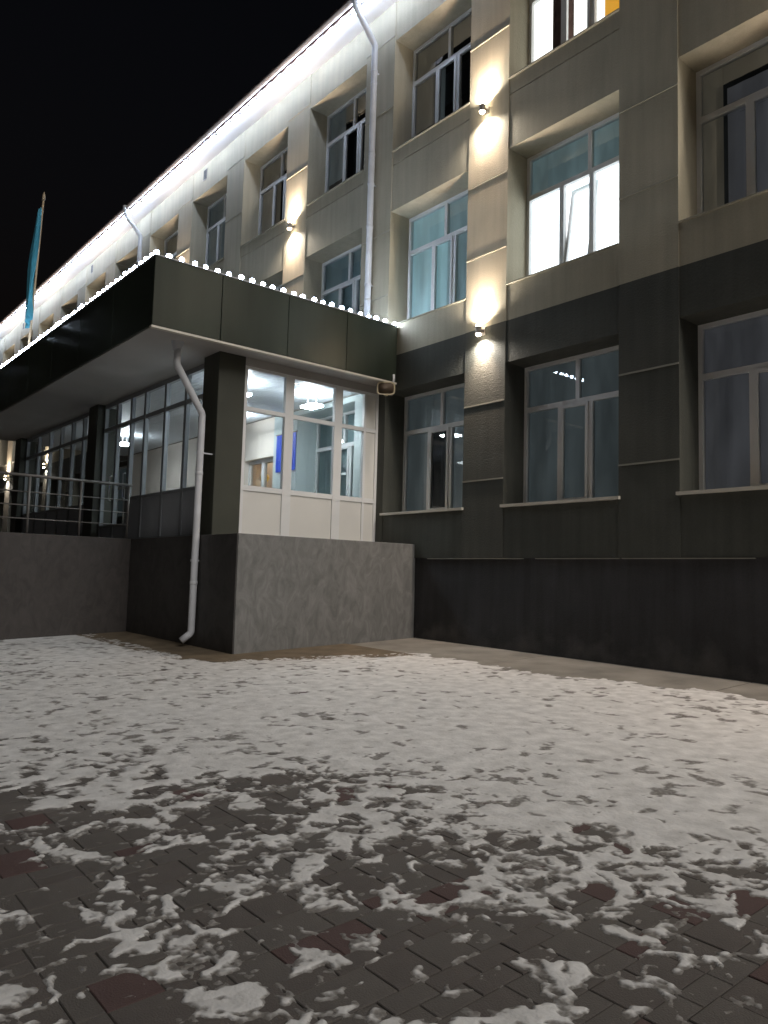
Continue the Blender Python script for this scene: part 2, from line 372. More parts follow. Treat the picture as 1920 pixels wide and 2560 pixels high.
def snow_f(x, y):
    wx = x + 0.11 * (vnoise(x, y, 0.15, 3.1) - 0.5) + 0.05 * (vnoise(x, y, 0.055, 5.7) - 0.5)
    wy = y + 0.11 * (vnoise(x, y, 0.15, 9.4) - 0.5) + 0.05 * (vnoise(x, y, 0.055, 1.2) - 0.5)
    f1 = 0.15 * vnoise(wx, wy, 0.6, 2.3) + 0.24 * vnoise(wx, wy, 0.15, 7.9) + 0.28 * vnoise(wx, wy, 0.07, 4.4) + 0.23 * vnoise(wx, wy, 0.034, 8.8) + 0.12 * vnoise(x, y, 0.019, 2.8)
    rd = 1 - np.abs(2 * vnoise(wx, wy, 0.26, 6.6) - 1); rd2 = 1 - np.abs(2 * vnoise(wx, wy, 0.13, 12.6) - 1)
    return f1 + 0.20 * rd ** 4 + 0.13 * rd2 ** 4
_sx = nrng.random(60000) * 12; _sy = nrng.random(60000) * 9
_fs = np.sort(snow_f(_sx, _sy))
def thr_for(cov): return np.interp(1 - cov, np.linspace(0, 1, len(_fs)), _fs)
def snow_g(x, y):
    wx = x + 0.06 * (vnoise(x, y, 0.09, 3.6) - 0.5); wy = y + 0.06 * (vnoise(x, y, 0.09, 6.4) - 0.5)
    return 0.16 * vnoise(x, y, 0.7, 3.9) + 0.30 * vnoise(wx, wy, 0.14, 1.9) + 0.32 * vnoise(wx, wy, 0.075, 7.4) + 0.22 * vnoise(wx, wy, 0.035, 5.8)
_gs = np.sort(snow_g(_sx, _sy))
def thr_g(cov): return np.interp(1 - cov, np.linspace(0, 1, len(_gs)), _gs)
def snow_h(x, y):
    f = snow_f(x, y)
    big = vnoise(x, y, 1.1, 1.9) - 0.5; big2 = vnoise(x, y, 0.5, 8.1) - 0.5
    s = (x - LN0[0]) * ln_n[0] + (y - LN0[1]) * ln_n[1] + 0.75 * big + 0.35 * big2
    cov = 0.23 + 0.17 * smooth(-1.5, -0.6, s) + 0.34 * smooth(-0.6, 0.1, s) + 0.22 * smooth(-0.1, 0.6, s) + 0.045 * smooth(0.6, 1.6, s)
    cov = cov - 0.16 * smooth(2.5, -2.0, x) * smooth(-4.4, -6.6, y)
    thr = thr_for(cov)
    covg = 1.0 - 0.085 * smooth(-1.6, 0.2, s) + 0.03 * smooth(0.4, 3.0, s)
    hg = (snow_g(x, y) - thr_g(covg)) * 0.9
    dust = smooth(0.1, 1.4, s) * (vnoise(x, y, 0.4, 2.2) > 0.25)
    # kept clear along the wall and the porch
    ed = 0.18 * (vnoise(x, y, 0.6, 3.3) - 0.5) + 0.10 * (vnoise(x, y, 0.15, 5.3) - 0.5)
    line = np.where(x > 0.0, -1.42 + 0.40 * smooth(3.0, 6.5, x), 99)
    clear = smooth(-0.05, 0.40, y + 1.4 * ed - line)
    dx = np.clip(-(y + 4.0), 0, None)
    px = 0.55 + 0.40 * np.clip(y + 3.5, 0, 2.4)
    clear2 = smooth(0.10, -0.12, x + ed - px) * smooth(-4.10, -3.95, y + ed)
    h = np.minimum(f - thr, hg + 0.004)
    h = np.where(dust > 0.3, np.maximum(h, 0.0035), h)
    return h - 0.6 * np.clip(clear + clear2, 0, 1)
verts = []; faces = []; deps = []; nv = 0
def snow_grid(x0, x1, y0, y1, st, holes=(), off=0.0):
    global nv
    gx = np.linspace(x0, x1, int(round((x1 - x0) / st)) + 1); gy = np.linspace(y0, y1, int(round((y1 - y0) / st)) + 1)
    X, Y = np.meshgrid(gx, gy, indexing='ij'); Hh = snow_h(X, Y)
    Z = np.where(Hh > 0, 0.0048 * (1 - np.exp(-np.clip(Hh, 0, 1) * 22)) + 0.0035 * (vnoise(X, Y, 0.028, 4.2) - 0.5) * np.clip(Hh * 12, 0, 1), Hh * 0.10) + 0.0045 + off
    keep_v = Hh > -0.05
    c = keep_v[:-1, :-1] | keep_v[1:, :-1] | keep_v[:-1, 1:] | keep_v[1:, 1:]
    cx_ = (X[:-1, :-1] + X[1:, 1:]) / 2; cy_ = (Y[:-1, :-1] + Y[1:, 1:]) / 2
    for (a0, a1, b0, b1) in holes: c &= ~((cx_ > a0) & (cx_ < a1) & (cy_ > b0) & (cy_ < b1))
    idx = np.arange(X.size).reshape(X.shape)
    q = np.stack([idx[:-1, :-1], idx[1:, :-1], idx[1:, 1:], idx[:-1, 1:]], -1)[c]
    used = np.unique(q); re = np.full(X.size, -1); re[used] = np.arange(len(used))
    faces.append(re[q] + nv); verts.append(np.stack([X.ravel()[used], Y.ravel()[used], Z.ravel()[used]], -1)); deps.append(np.clip(Hh.ravel()[used] * 9, 0, 1)); nv += len(used)
snow_grid(5.4, 10.2, -8.6, -4.4, 0.009)
snow_grid(-1.2, 12.0, -9.8, -0.7, 0.0235, [(5.46, 10.14, -8.54, -4.46)], -0.0006)
snow_grid(-10.8, -1.1, -9.8, -3.4, 0.05, (), -0.0012)
V = np.concatenate(verts); F = np.concatenate(faces); Dp = np.concatenate(deps)
me = bpy.data.meshes.new('snow')
me.vertices.add(len(V)); me.vertices.foreach_set('co', V.ravel().astype(np.float32))
me.loops.add(F.size); me.loops.foreach_set('vertex_index', F.ravel().astype(np.int32))
me.polygons.add(len(F)); me.polygons.foreach_set('loop_start', np.arange(0, F.size, 4, dtype=np.int32)); me.polygons.foreach_set('loop_total', np.full(len(F), 4, np.int32))
me.polygons.foreach_set('use_smooth', np.ones(len(F), bool))
da = me.attributes.new('depth', 'FLOAT', 'POINT'); da.data.foreach_set('value', Dp.astype(np.float32))
me.materials.append(MT['snow']); me.update(calc_edges=True); me.validate()
snow = add('snow', me); snow.matrix_world = tilt
tag(snow, 'thin patchy trodden snow lying over the paving in front of the building', 'snow', kind='stuff')

# ------------------------------------------------------------------ school building
PITCH, WW, WH, AL = 2.92, 2.04, 2.25, 4.95
COLS = list(range(-5, 15))
def xl(i): return AL - PITCH * i
S1, S2, S3 = 2.173, 5.673, 9.10
ZB, ZS = 1.367, 5.09
XA, XB = -38.0, 22.0
EAVE = 12.15
building = empty('school_building', (0, 0, 0))
tag(building, 'three storey beige and dark olive school building with rows of deep set windows', 'building')

def in_win(x): return any(xl(i) < x < xl(i) + WW for i in COLS)
def xbreaks(extra=()):
    s = {XA, XB} | set(extra)
    for i in COLS: s |= {xl(i), xl(i) + WW}
    return sorted(v for v in s if XA <= v <= XB)
DOOR = (-6.05, -4.72, 1.61, 3.66)
GCOLS = [i for i in COLS if not (-13.2 < xl(i) < -4.0)]
def fn_low(x, z):
    if DOOR[0] < x < DOOR[1] and z < DOOR[3]: return None if z > DOOR[2] else 0.0
    for i in GCOLS:
        if xl(i) < x < xl(i) + WW:
            return None if S1 < z < S1 + WH else 0.012
    return 0.0
relief(xbreaks((DOOR[0], DOOR[1])), sorted([ZB, S1, S1 + WH, ZS, DOOR[2], DOOR[3]]), fn_low).build('lower_wall', MT['lower'], building)
def fn_up(x, z):
    if in_win(x):
        if S2 < z < S2 + WH or S3 < z < S3 + WH: return None
        if 8.815 < z < 8.838: return 0.05
        return 0.014
    return 0.0
relief(xbreaks(), [ZS, S2, S2 + WH, 8.815, 8.838, S3, S3 + WH, EAVE], fn_up).build('upper_wall', MT['upper'], building)
pl = MB(); pl.box(XA, XB, 0.05, 0.5, -1.0, ZB); pl.build('plinth', MT['plinth'], building)
sh = MB(); sh.box(XA + 0.02, XB - 0.02, 0.06, 0.55, ZB - 0.004, ZB + 0.002); sh.build('plinth_cap', MT['lower'], building)
x = 0.35
while x < 19:
    L = rng.uniform(1.2, 2.4); dr = MB(); dr.box(x, x + L, -0.012, 0.045, ZB - 0.018, ZB - 0.006)
    dr.build('drip_strip', MT['trim_dark'], building); x += L + rng.uniform(0.02, 0.5)
bd = MB(); bd.box(XA, XB, 1.15, 1.25, 0, EAVE); bd.build('dark_backing', MT['black'], building)  # black sheet standing in for the darkness of unlit rooms
fl = MB()
for z in (ZS - 0.15, 8.5): fl.box(XA, XB, 0.57, 1.14, z - 0.12, z + 0.12)
fl.build('floor_slab', MT['black'], building)

# joint strips across the piers
jcache = {}
for i in range(-3, 9):
    a, c = xl(i) - (PITCH - WW), xl(i)          # pier to the left of opening i
    for z in (2.60, 3.83, 6.31, 7.56, 10.03, 11.45):
        if z < ZS and -13.4 < a < -0.5: continue
        mk = 'trim_dark' if z < ZS else 'trim'
        if mk not in jcache:
            jb = MB(); jb.box(0.004, PITCH - WW - 0.004, -0.012, 0.01, -0.011, 0.011); jcache[mk] = jb.mesh('joint_strip', MT[mk])
        add('joint_strip', jcache[mk], building, (a, 0, z))

# roof edge
so = MB(); so.box(XA, XB, -0.52, 0.3, EAVE, EAVE + 0.04); so.build('eave_soffit', MT['eave'], building)
fc = MB(); fc.box(XA, XB, -0.545, -0.522, EAVE - 0.012, EAVE + 0.16); fc.build('fascia_board', MT['roof'], building)
gt = MB()
prof = [(-0.55 - 0.06 + 0.06 * math.cos(a), EAVE + 0.05 + 0.06 * math.sin(a)) for a in [math.pi + k * math.pi / 8 for k in range(9)]][::-1]
prof2 = [(y_ , z_ + 0.004) for y_, z_ in [(-0.61 + 0.055 * math.cos(a), EAVE + 0.05 + 0.055 * math.sin(a)) for a in [math.pi + k * math.pi / 8 for k in range(9)]]]
pp = prof + prof2
gt.ring([[(X_, y_, z_) for y_, z_ in pp] for X_ in (XA, XB)])
gt.build('gutter', MT['gutter'], building, smooth=False)
rf = MB(); n_ = 300
for k in range(n_):
    xa_, xb_ = XA + (XB - XA) * k / n_, XA + (XB - XA) * (k + 1) / n_
    zz = [0.0, 0.028][k % 2]
    rf.quad((xa_, -0.63, EAVE + 0.125 + zz), (xb_, -0.63, EAVE + 0.125 + zz), (xb_, 6, EAVE + 2.3 + zz), (xa_, 6, EAVE + 2.3 + zz))
    rf.quad((xa_, -0.63, EAVE + 0.115 + zz), (xb_, -0.63, EAVE + 0.115 + zz), (xb_, -0.63, EAVE + 0.126 + zz), (xa_, -0.63, EAVE + 0.126 + zz))
    rf.quad((xb_, -0.63, EAVE + 0.125), (xb_, 6, EAVE + 2.3), (xb_, 6, EAVE + 2.328), (xb_, -0.63, EAVE + 0.153))
rf.build('roof', MT['roof'], building)
vm = MB(); vm.box(-0.10, 0.10, -0.012, 0.004, -0.15, 0.15); vme = vm.mesh('vent', MT['lamp_body'])
vh = MB()
for q in range(5): vh.box(-0.085, 0.085, -0.017, -0.013, -0.13 + q * 0.053, -0.083 + q * 0.053)
vhe = vh.mesh('vent_grille', MT['wire'])
for vx in (-8.93, -17.85, -26.77):
    v_ = add('vent', vme, building, (vx, 0.014, 11.86)); add('vent_grille', vhe, v_)

# windows ------------------------------------------------------------
TR, M1, M2 = 1.55, 0.70, 1.25
FT = 0.06
def frame_mesh(um):
    b_ = MB(); d0, d1 = 0.0, 0.07
    b_.box(0, WW, d0, d1, 0, FT); b_.box(0, WW, d0, d1, WH - FT, WH)
    b_.box(0, FT, d0 + .0005, d1, FT, WH - FT); b_.box(WW - FT, WW, d0 + .0005, d1, FT, WH - FT)
    b_.box(FT, WW - FT, d0 + .001, d1, TR - 0.04, TR + 0.04)
    for x_ in (M1, M2): b_.box(x_ - 0.04, x_ + 0.04, d0 + .0015, d1, FT, TR - 0.04)
    b_.box(um - 0.035, um + 0.035, d0 + .0015, d1, TR + 0.04, WH - FT)
    return b_.mesh('window', MT['frame'])
FR = {1.02: frame_mesh(1.02), 1.22: frame_mesh(1.22)}
sw, shh = M2 - M1 - 0.06, TR - 0.04 - FT + 0.02
sb = MB(); q = 0.05
sb.box(0, sw, 0, 0.05, 0, q); sb.box(0, sw, 0, 0.05, shh - q, shh); sb.box(0, q, 0.0005, 0.05, q, shh - q); sb.box(sw - q, sw, 0.0005, 0.05, q, shh - q)
sash_me = sb.mesh('sash', MT['frame'])
hb = MB(); hb.box(-0.012, 0.012, -0.035, -0.0, -0.03, 0.03); hb.box(-0.01, 0.01, -0.05, -0.034, -0.09, 0.012); handle_me = hb.mesh('handle', MT['frame'])
pcache2 = {}
def pane(x0, x1, z0, z1, parent, y=0.035):
    key = (round(x1 - x0, 3), round(z1 - z0, 3))
    if key not in pcache2:
        b_ = MB(); b_.quad((0, 0, 0), (key[0], 0, 0), (key[0], 0, key[1]), (0, 0, key[1])); pcache2[key] = b_.mesh('pane', MT['glass'])
    return add('pane', pcache2[key], parent, (x0, y, z0))
sl = MB(); sl.box(-0.03, WW + 0.03, -0.045, 0.468, -0.03, 0.012); sill_low = sl.mesh('sill', MT['sill'])
sl = MB(); sl.box(-0.0, WW + 0.0, -0.022, 0.468, -0.006, 0.010); sill_up = sl.mesh('sill', MT['trim'])

def blind(parent, x0, x1, z0, z1, mk, y=0.085, folds=0.004):
    b_ = MB(); n2 = max(2, int((x1 - x0) / 0.05)); ph = rng.random() * 6
    for k in range(n2):
        a, c = x0 + (x1 - x0) * k / n2, x0 + (x1 - x0) * (k + 1) / n2
        ya, yc = y + folds * math.sin(k * 1.3 + ph), y + folds * math.sin((k + 1) * 1.3 + ph)
        b_.quad((a, ya, z0), (c, yc, z0), (c, yc, z1), (a, ya, z1))
    return b_.build('blind', MT[mk], parent)

def window(i, base, blinds, um=1.02, tilt_sash=False, low=False):
    wdw = add('window', FR[um], building, (xl(i), 0.47, base))
    s_ = add('sash', sash_me, wdw, (M1 + 0.03, -0.018, FT - 0.01))
    pane(q, sw - q, q, shh - q, s_, 0.025)
    if tilt_sash: s_.rotation_euler = (R(-9), 0, 0)
    h_ = add('handle', handle_me, wdw, (M2 - 0.03, 0.10, 0.72)); h_.rotation_euler = (0, 0, math.pi)
    pane(FT, M1 - 0.04, FT, TR - 0.04, wdw); pane(M2 + 0.04, WW - FT, FT, TR - 0.04, wdw)
    pane(FT, um - 0.035, TR + 0.04, WH - FT, wdw); pane(um + 0.035, WW - FT, TR + 0.04, WH - FT, wdw)
    add('sill', sill_low if low else sill_up, wdw, (0, -0.47, 0))
    for bl in blinds: blind(wdw, *bl)
    return wdw
full = lambda mk: [(-0.05, WW + 0.05, -0.05, WH + 0.05, mk)]
ST = {}
ST[(0, 1)] = [(0, 1.15, 0, WH, 'blind_purple'), (1.15, WW, 0, TR, 'blind_dark'), (1.15, WW, TR, WH, 'blind_purple')]
ST[(1, 1)] = full('blind_blue')
ST[(2, 1)] = [(0, 0.72, 0, WH, 'blind_blue'), (1.25, WW, 0, WH, 'blind_blue'), (0.72, 1.25, TR, WH, 'blind_blue'), (0.72, 1.25, 0, TR, 'blind_dark', 0.3)]
ST[(3, 1)] = full('blind_teal')
ST[(0, 2)] = [(0, 0.33, 0, WH, 'blind_beige'), (0.33, 1.2, 0, TR, 'blind_purple', 0.2), (0.33, WW, TR, WH - 0.3, 'blind_purple', 0.2), (0.33, WW, WH - 0.3, WH, 'blind_beige'), (1.2, WW, 0, TR, 'blind_dark', 0.3)]
ST[(1, 2)] = [(-0.3, WW + 0.05, -0.05, TR + 0.4, 'lit_white', 0.34), (-0.05, WW + 0.05, TR, WH + 0.05, 'lit_teal')]
ST[(2, 2)] = [(-0.05, 1.0, -0.05, WH + 0.05, 'teal_bulb_glow'), (1.0, WW + 0.05, -0.05, WH + 0.05, 'lit_teal')]  # glow stands in for canopy bulb light, brighter on the left
ST[(3, 2)] = [(-0.05, WW + 0.05, -0.05, WH + 0.05, 'blind_teal')]
ST[(1, 3)] = [(-0.05, 0.48, -0.05, WH, 'lit_warm', 0.15), (0.42, 0.80, -0.05, WH, 'curtain', 0.12, 0.025), (0.80, 1.42, -0.05, WH, 'lit_warm', 0.15), (1.42, WW, -0.05, WH, 'lit_orange', 0.09)]
ST[(2, 3)] = [(0.0, 0.55, 0.55, WH, 'blind_beige'), (0.55, WW, TR + 0.25, WH, 'blind_beige'), (0.55, 1.3, 0.9, TR, 'blind_dark', 0.25), (0, 0.4, 0, 0.55, 'curtain', 0.3), (0.55, 0.72, 0.6, TR + 0.25, 'blind_blue', 0.2)]
ST[(3, 3)] = [(0.0, 0.62, 0.62, WH, 'blind_blue'), (0.62, WW, TR + 0.3, WH, 'blind_beige'), (0.0, 0.6, 0, 0.62, 'blind_dark', 0.25), (0.7, 1.2, 0.7, TR, 'blind_dark', 0.25)]
ST[(4, 3)] = [(0.0, 0.9, 0, WH, 'blind_beige'), (0.9, WW, TR + 0.2, WH, 'blind_beige'), (0.9, WW, 0, 0.8, 'curtain', 0.25)]
ST[(5, 3)] = full('blind_blue')
opts = [full('blind_blue'), full('blind_purple'), ST[(2, 3)], ST[(3, 3)], full('blind_beige'), full('blind_teal')]
for i in COLS:
    for fl_, base in ((1, S1), (2, S2), (3, S3)):
        if fl_ == 1 and i not in GCOLS: continue
        st = ST.get((i, fl_)) or opts[rng.randrange(len(opts))]
        window(i, base, st, 1.22 if (fl_ == 2 and i == 1) else 1.02, (i, fl_) == (1, 2), fl_ == 1)

# ------------------------------------------------------------------ entrance porch
PT, CB, CT = 1.605, 4.576, 5.61
CX, CF, PF, XE = -0.595, -4.65, -3.425, -13.4
GXp = -1.088
porch = empty('entrance_porch', (-6.7, -1.7, 0)); porch_inv = Matrix.Translation((6.7, 1.7, 0))
tag(porch, 'glazed entrance porch with dark flat canopy standing on a grey stone platform', 'porch')
def pb(b_, name, mk, smooth=False, parent=None):
    o = b_.build(name, MT[mk] if isinstance(mk, str) else mk, None, smooth)
    if parent is None: o.parent = porch; o.location = (6.7, 1.7, 0)
    else: o.parent = parent
    return o
b_ = MB(); b_.box(XE, 0, PF, 0.04, -0.9, PT); plat = bevel(pb(b_, 'platform', 'stone'), 0.008)
pb(MB().box(XE, -0.012, PF - 0.018, PF - 0.001, -0.9, PT - 0.004), 'shaded_front', 'stone_shaded', parent=None)  # thin sheet carrying the painted shade of the platform front
b_ = MB(); b_.box(-10.0, -4.0, -6.0, PF - 0.02, -0.9, PT - 0.004); bevel(pb(b_, 'landing', 'stone_shaded_brown'), 0.008)
for k in range(10):
    b_ = MB(); b_.box(-9.95, -4.25, -6.0 - 0.3 * (k + 1), -6.001 - 0.3 * k, -0.9, PT - 0.17 * (k + 1)); pb(b_, 'step', 'stone_shaded_brown')
b_ = MB(); b_.box(-4.245, -4.0, -8.8, -6.002, -0.9, 0.2); pb(b_, 'stair_cheek', 'stone_shaded_brown')
for cx0 in (-1.62, -7.15, -13.15):
    b_ = MB(); b_.box(cx0, cx0 + 0.545, -3.31, -2.83, PT + 0.001, CB); bevel(pb(b_, 'column', 'column'), 0.012)
# canopy
b_ = MB(); b_.box(XE + 0.03, CX - 0.03, CF + 0.03, -0.006, CB + 0.01, CT - 0.03); canopy = pb(b_, 'canopy', 'wire')
b_ = MB(); b_.box(XE + 0.03, CX - 0.03, CF + 0.03, -0.008, CB - 0.012, CB + 0.008); pb(b_, 'canopy_soffit', 'soffit', parent=canopy)
ys = [CF, -3.56, -2.35, -1.15, -0.006]
for k in range(4):
    b_ = MB(); b_.box(CX - 0.028, CX + (0.0, 0.003, 0.001, 0.004)[k], ys[k] + (0 if k == 0 else 0.004), ys[k + 1] - 0.004, CB, CT); bevel(pb(b_, 'fascia_panel', 'fascia', parent=canopy), 0.004, 1)
nf = 8; L = (CX - 0.03 - XE) / nf
for k in range(nf):
    b_ = MB(); x0 = XE + k * L; b_.box(x0 + 0.004, x0 + L - 0.004, CF, CF + 0.028, CB, CT); bevel(pb(b_, 'fascia_panel', 'fascia', parent=canopy), 0.004, 1)
b_ = MB(); b_.box(CX - 0.05, CX + 0.02, CF - 0.015, -0.006, CB - 0.045, CB - 0.012); pb(b_, 'drip_edge', 'sill', parent=canopy)
b_ = MB(); b_.box(CX - 0.16, CX + 0.015, CF - 0.015, -0.008, CT, CT + 0.015); b_.box(XE, CX - 0.161, CF - 0.015, CF + 0.16, CT, CT + 0.015); pb(b_, 'parapet_cap', 'metal_white', parent=canopy)
b_ = MB(); b_.tube([(CX + 0.03, -0.09, CB + 0.12), (CX + 0.035, -0.09, CB + 0.02), (CX + 0.03, -0.10, CB - 0.02), (CX - 0.01, -0.14, CB - 0.045)], 0.022); pb(b_, 'drain_elbow', 'metal_white', True, parent=canopy)

# side glazing, facing the camera
T = 0.07; gx0, gx1 = GXp - T, GXp
def bar(name, y0, y1, z0, z1, dx=0.0, mk='frame', parent=None):
    o = MB().box(gx0, gx1 + dx, y0, y1, z0, z1); return pb(o, name, mk, parent=parent)
GB, GT_ = PT + 0.004, 4.43
b_ = MB()
b_.box(gx0, gx1, -2.83, -0.0, GT_ - 0.05, GT_); b_.box(gx0, gx1 + .001, -2.83, -0.0, GB, GB + 0.045)
b_.box(gx0, gx1, -2.83, -2.775, GB + 0.045, GT_ - 0.05)
sglz = pb(b_, 'side_glazing', 'frame')
for (a, c) in ((-2.04, -1.87), (-1.0, -0.83), (-0.335, -0.285), (-0.06, -0.002)): bar('mullion', a, c, GB + 0.045, GT_ - 0.05, 0.004, parent=sglz)
bays = [(-2.775, -2.04), (-1.87, -1.0), (-0.83, -0.335), (-0.285, -0.06)]
for k, (a, c) in enumerate(bays):
    bar('transom', a, c, 3.685, 3.755, -0.002, parent=sglz); bar('rail', a, c, 2.37, 2.455, -0.002, parent=sglz)
    o = MB().box(gx0 + 0.02, gx1 - 0.022, a, c, GB + 0.045, 2.37); pb(o, 'infill_panel', 'panel', parent=sglz)
    if k < 3:
        for (z0, z1) in ((2.455, 3.685), (3.755, GT_ - 0.05)):
            o = MB(); o.quad((gx1 - 0.04, a, z0), (gx1 - 0.04, c, z0), (gx1 - 0.04, c, z1), (gx1 - 0.04, a, z1)); pb(o, 'pane', 'glass', parent=sglz)
    else:
        for (z0, z1) in ((2.455, 3.685), (3.755, GT_ - 0.05)): pb(MB().box(gx0 + 0.02, gx1 - 0.022, a, c, z0, z1), 'infill_panel', 'panel', parent=sglz)
b_ = MB(); b_.box(gx0 - 0.05, gx1 + 0.005, -2.83, -0.002, GT_ + 0.002, CB - 0.014); pb(b_, 'header_beam', 'soffit')
# front glazing
FYg = -3.15; fr_m = mat('backlit_front_frame', (0.27, 0.285, 0.30), 0.45, var=0.06); MT['ffr'] = fr_m  # frame colour darkened, as seen backlit against the bright porch
MT['fpanel'] = mat('grey_front_panel', (0.42, 0.44, 0.47), 0.5, var=0.06)
def front(xs2, doors=()):
    b_ = MB(); x0, x1 = xs2[0], xs2[-1]
    b_.box(x0, x1, FYg, FYg + 0.07, CB - 0.10, CB - 0.014)
    g = pb(b_, 'front_glazing', 'ffr'); pb(MB().box(x0, x1, FYg, FYg + 0.07, PT + 0.003, PT + 0.05), 'threshold', 'ffr', parent=g)
    for x_ in xs2:
        a, c = max(x_ - 0.045, x0), min(x_ + 0.045, x1); pb(MB().box(a, c, FYg - 0.004, FYg + 0.07, PT + 0.05, CB - 0.10), 'mullion', 'ffr', parent=g)
    for k in range(len(xs2) - 1):
        a, c = xs2[k] + 0.045, xs2[k + 1] - 0.045
        pb(MB().box(a, c, FYg + 0.001, FYg + 0.07, 3.96, 4.04), 'transom', 'ffr', parent=g)
        zz = 2.47 if k not in doors else 1.95
        pb(MB().box(a, c, FYg + 0.001, FYg + 0.07, zz - 0.06, zz), 'rail', 'ffr', parent=g)
        pb(MB().box(a, c, FYg + 0.02, FYg + 0.05, PT + 0.05, zz - 0.06), 'infill_panel', 'fpanel', parent=g)
        for (z0, z1) in ((zz, 3.96), (4.04, CB - 0.10)):
            o = MB(); o.quad((a, FYg + 0.04, z0), (c, FYg + 0.04, z0), (c, FYg + 0.04, z1), (a, FYg + 0.04, z1)); pb(o, 'pane', 'glass', parent=g)
        if k in doors:
            o = MB(); hx = c - 0.08; o.tube([(hx, FYg, 2.45), (hx, FYg - 0.05, 2.47), (hx, FYg - 0.05, 2.95), (hx, FYg, 2.97)], 0.014, 8); pb(o, 'door_handle', 'metal_white', True, parent=g)
front([-6.6, -5.85, -5.1, -4.4, -3.46, -2.6, -1.62], (0, 1))
front([-12.6, -11.5, -10.5, -9.6, -8.75, -7.95, -7.15])
# vestibule interior
pb(MB().box(XE + 0.1, GXp - 0.12, FYg + 0.1, -0.10, PT + 0.0015, PT + 0.012), 'floor', 'vfloor')
ceil = pb(MB().box(XE + 0.1, GXp - 0.13, FYg + 0.1, -0.06, CB - 0.05, CB - 0.016), 'ceiling', 'soffit')
k = 0; y_ = FYg + 0.11; slat = None
while y_ < -0.2:
    o = MB(); o.box(XE + 0.12, GXp - 0.14, y_, y_ + 0.092, CB - 0.062, CB - 0.0505); pb(o, 'ceiling_slat', 'vceil', parent=ceil); y_ += 0.1; k += 1
def fn_in(x_, z_):
    if DOOR[0] + 0.012 < x_ < DOOR[1] - 0.012 and z_ < DOOR[3] - 0.012: return None
    if xl(3) + 0.012 < x_ < xl(3) + WW - 0.012 and S1 + 0.013 < z_ < S1 + WH - 0.012: return None
    return -0.03
iw = relief([XE + 0.1, DOOR[0] + 0.012, DOOR[1] - 0.012, xl(3) + 0.012, xl(3) + WW - 0.012, GXp - 0.02], sorted([PT + 0.01, S1 + 0.013, DOOR[3] - 0.012, S1 + WH - 0.012, CB - 0.05]), fn_in, back=0.466); iw.m = [1 if min(iw.v[f_[0]][0], iw.v[f_[2]][0]) < DOOR[1] - 0.02 else 0 for f_ in iw.f]
iwo = pb(iw, 'inner_wall', [MT['vwall'], MT['hallw']])
# hall door in the wall
b_ = MB(); x0, x1, z0, z1 = DOOR
b_.box(x0, x1, 0.1, 0.18, z1 - 0.09, z1); b_.box(x0, x0 + 0.09, 0.1, 0.18, z0, z1 - 0.09); b_.box(x1 - 0.09, x1, 0.1, 0.18, z0, z1 - 0.09); b_.box((x0 + x1) / 2 - 0.06, (x0 + x1) / 2 + 0.06, 0.1, 0.18, z0, z1 - 0.09); b_.box(x0 + 0.09, x1 - 0.09, 0.101, 0.18, z0, z0 + 0.4)
hd = pb(b_, 'hall_door', 'frame')
for a, c in ((x0 + 0.09, (x0 + x1) / 2 - 0.06), ((x0 + x1) / 2 + 0.06, x1 - 0.09)):
    o = MB(); o.quad((a, 0.14, z0 + 0.4), (c, 0.14, z0 + 0.4), (c, 0.14, z1 - 0.09), (a, 0.14, z1 - 0.09)); pb(o, 'pane', 'glass', parent=hd)
hb = MB(); hb.quad((-7.4, 1.1, 1.5), (-3.5, 1.1, 1.5), (-3.5, 1.1, 4.4), (-7.4, 1.1, 4.4)); hb.quad((-7.4, 0.57, 1.6), (-3.5, 0.57, 1.6), (-3.5, 1.1, 1.6), (-7.4, 1.1, 1.6)); hb.quad((-7.4, 0.57, 4.3), (-3.5, 0.57, 4.3), (-3.5, 1.1, 4.3), (-7.4, 1.1, 4.3))
hb.quad((-7.4, 0.57, 1.6), (-7.4, 1.1, 1.6), (-7.4, 1.1, 4.3), (-7.4, 0.57, 4.3)); hb.quad((-3.5, 0.57, 1.6), (-3.5, 1.1, 1.6), (-3.5, 1.1, 4.3), (-3.5, 0.57, 4.3))
pb(hb, 'hall_wall', 'hall')
o = MB().box(-6.6, -4.4, 0.62, 1.0, 4.22, 4.28); tag(o.build('ceiling_light', MT['hall_light']), 'warm ceiling light panel of the hall behind the entrance doors', 'light')
for k, (lx, ly_) in enumerate(((-2.2, -0.75), (-2.4, -2.2), (-5.0, -0.9), (-9.5, -1.6))):
    o = MB().box(lx - 0.2, lx + 0.2, ly_ - 0.13, ly_ + 0.13, CB - 0.34, CB - 0.30)
    for rx in (-0.15, 0.15): o.box(lx + rx - 0.006, lx + rx + 0.006, ly_ - 0.006, ly_ + 0.006, CB - 0.30, CB - 0.06, 1)
    tag(o.build('ceiling_light', [MT['ceil_lamp'], MT['metal_white']]), ('cool white ceiling light nearest the side glazing of the porch and the building', 'cool white ceiling light inside the porch behind the corner column', 'cool white ceiling light above the entrance doors in the porch', 'cool white ceiling light deep in the far end of the porch')[k], 'light', 'lights on the porch ceiling')
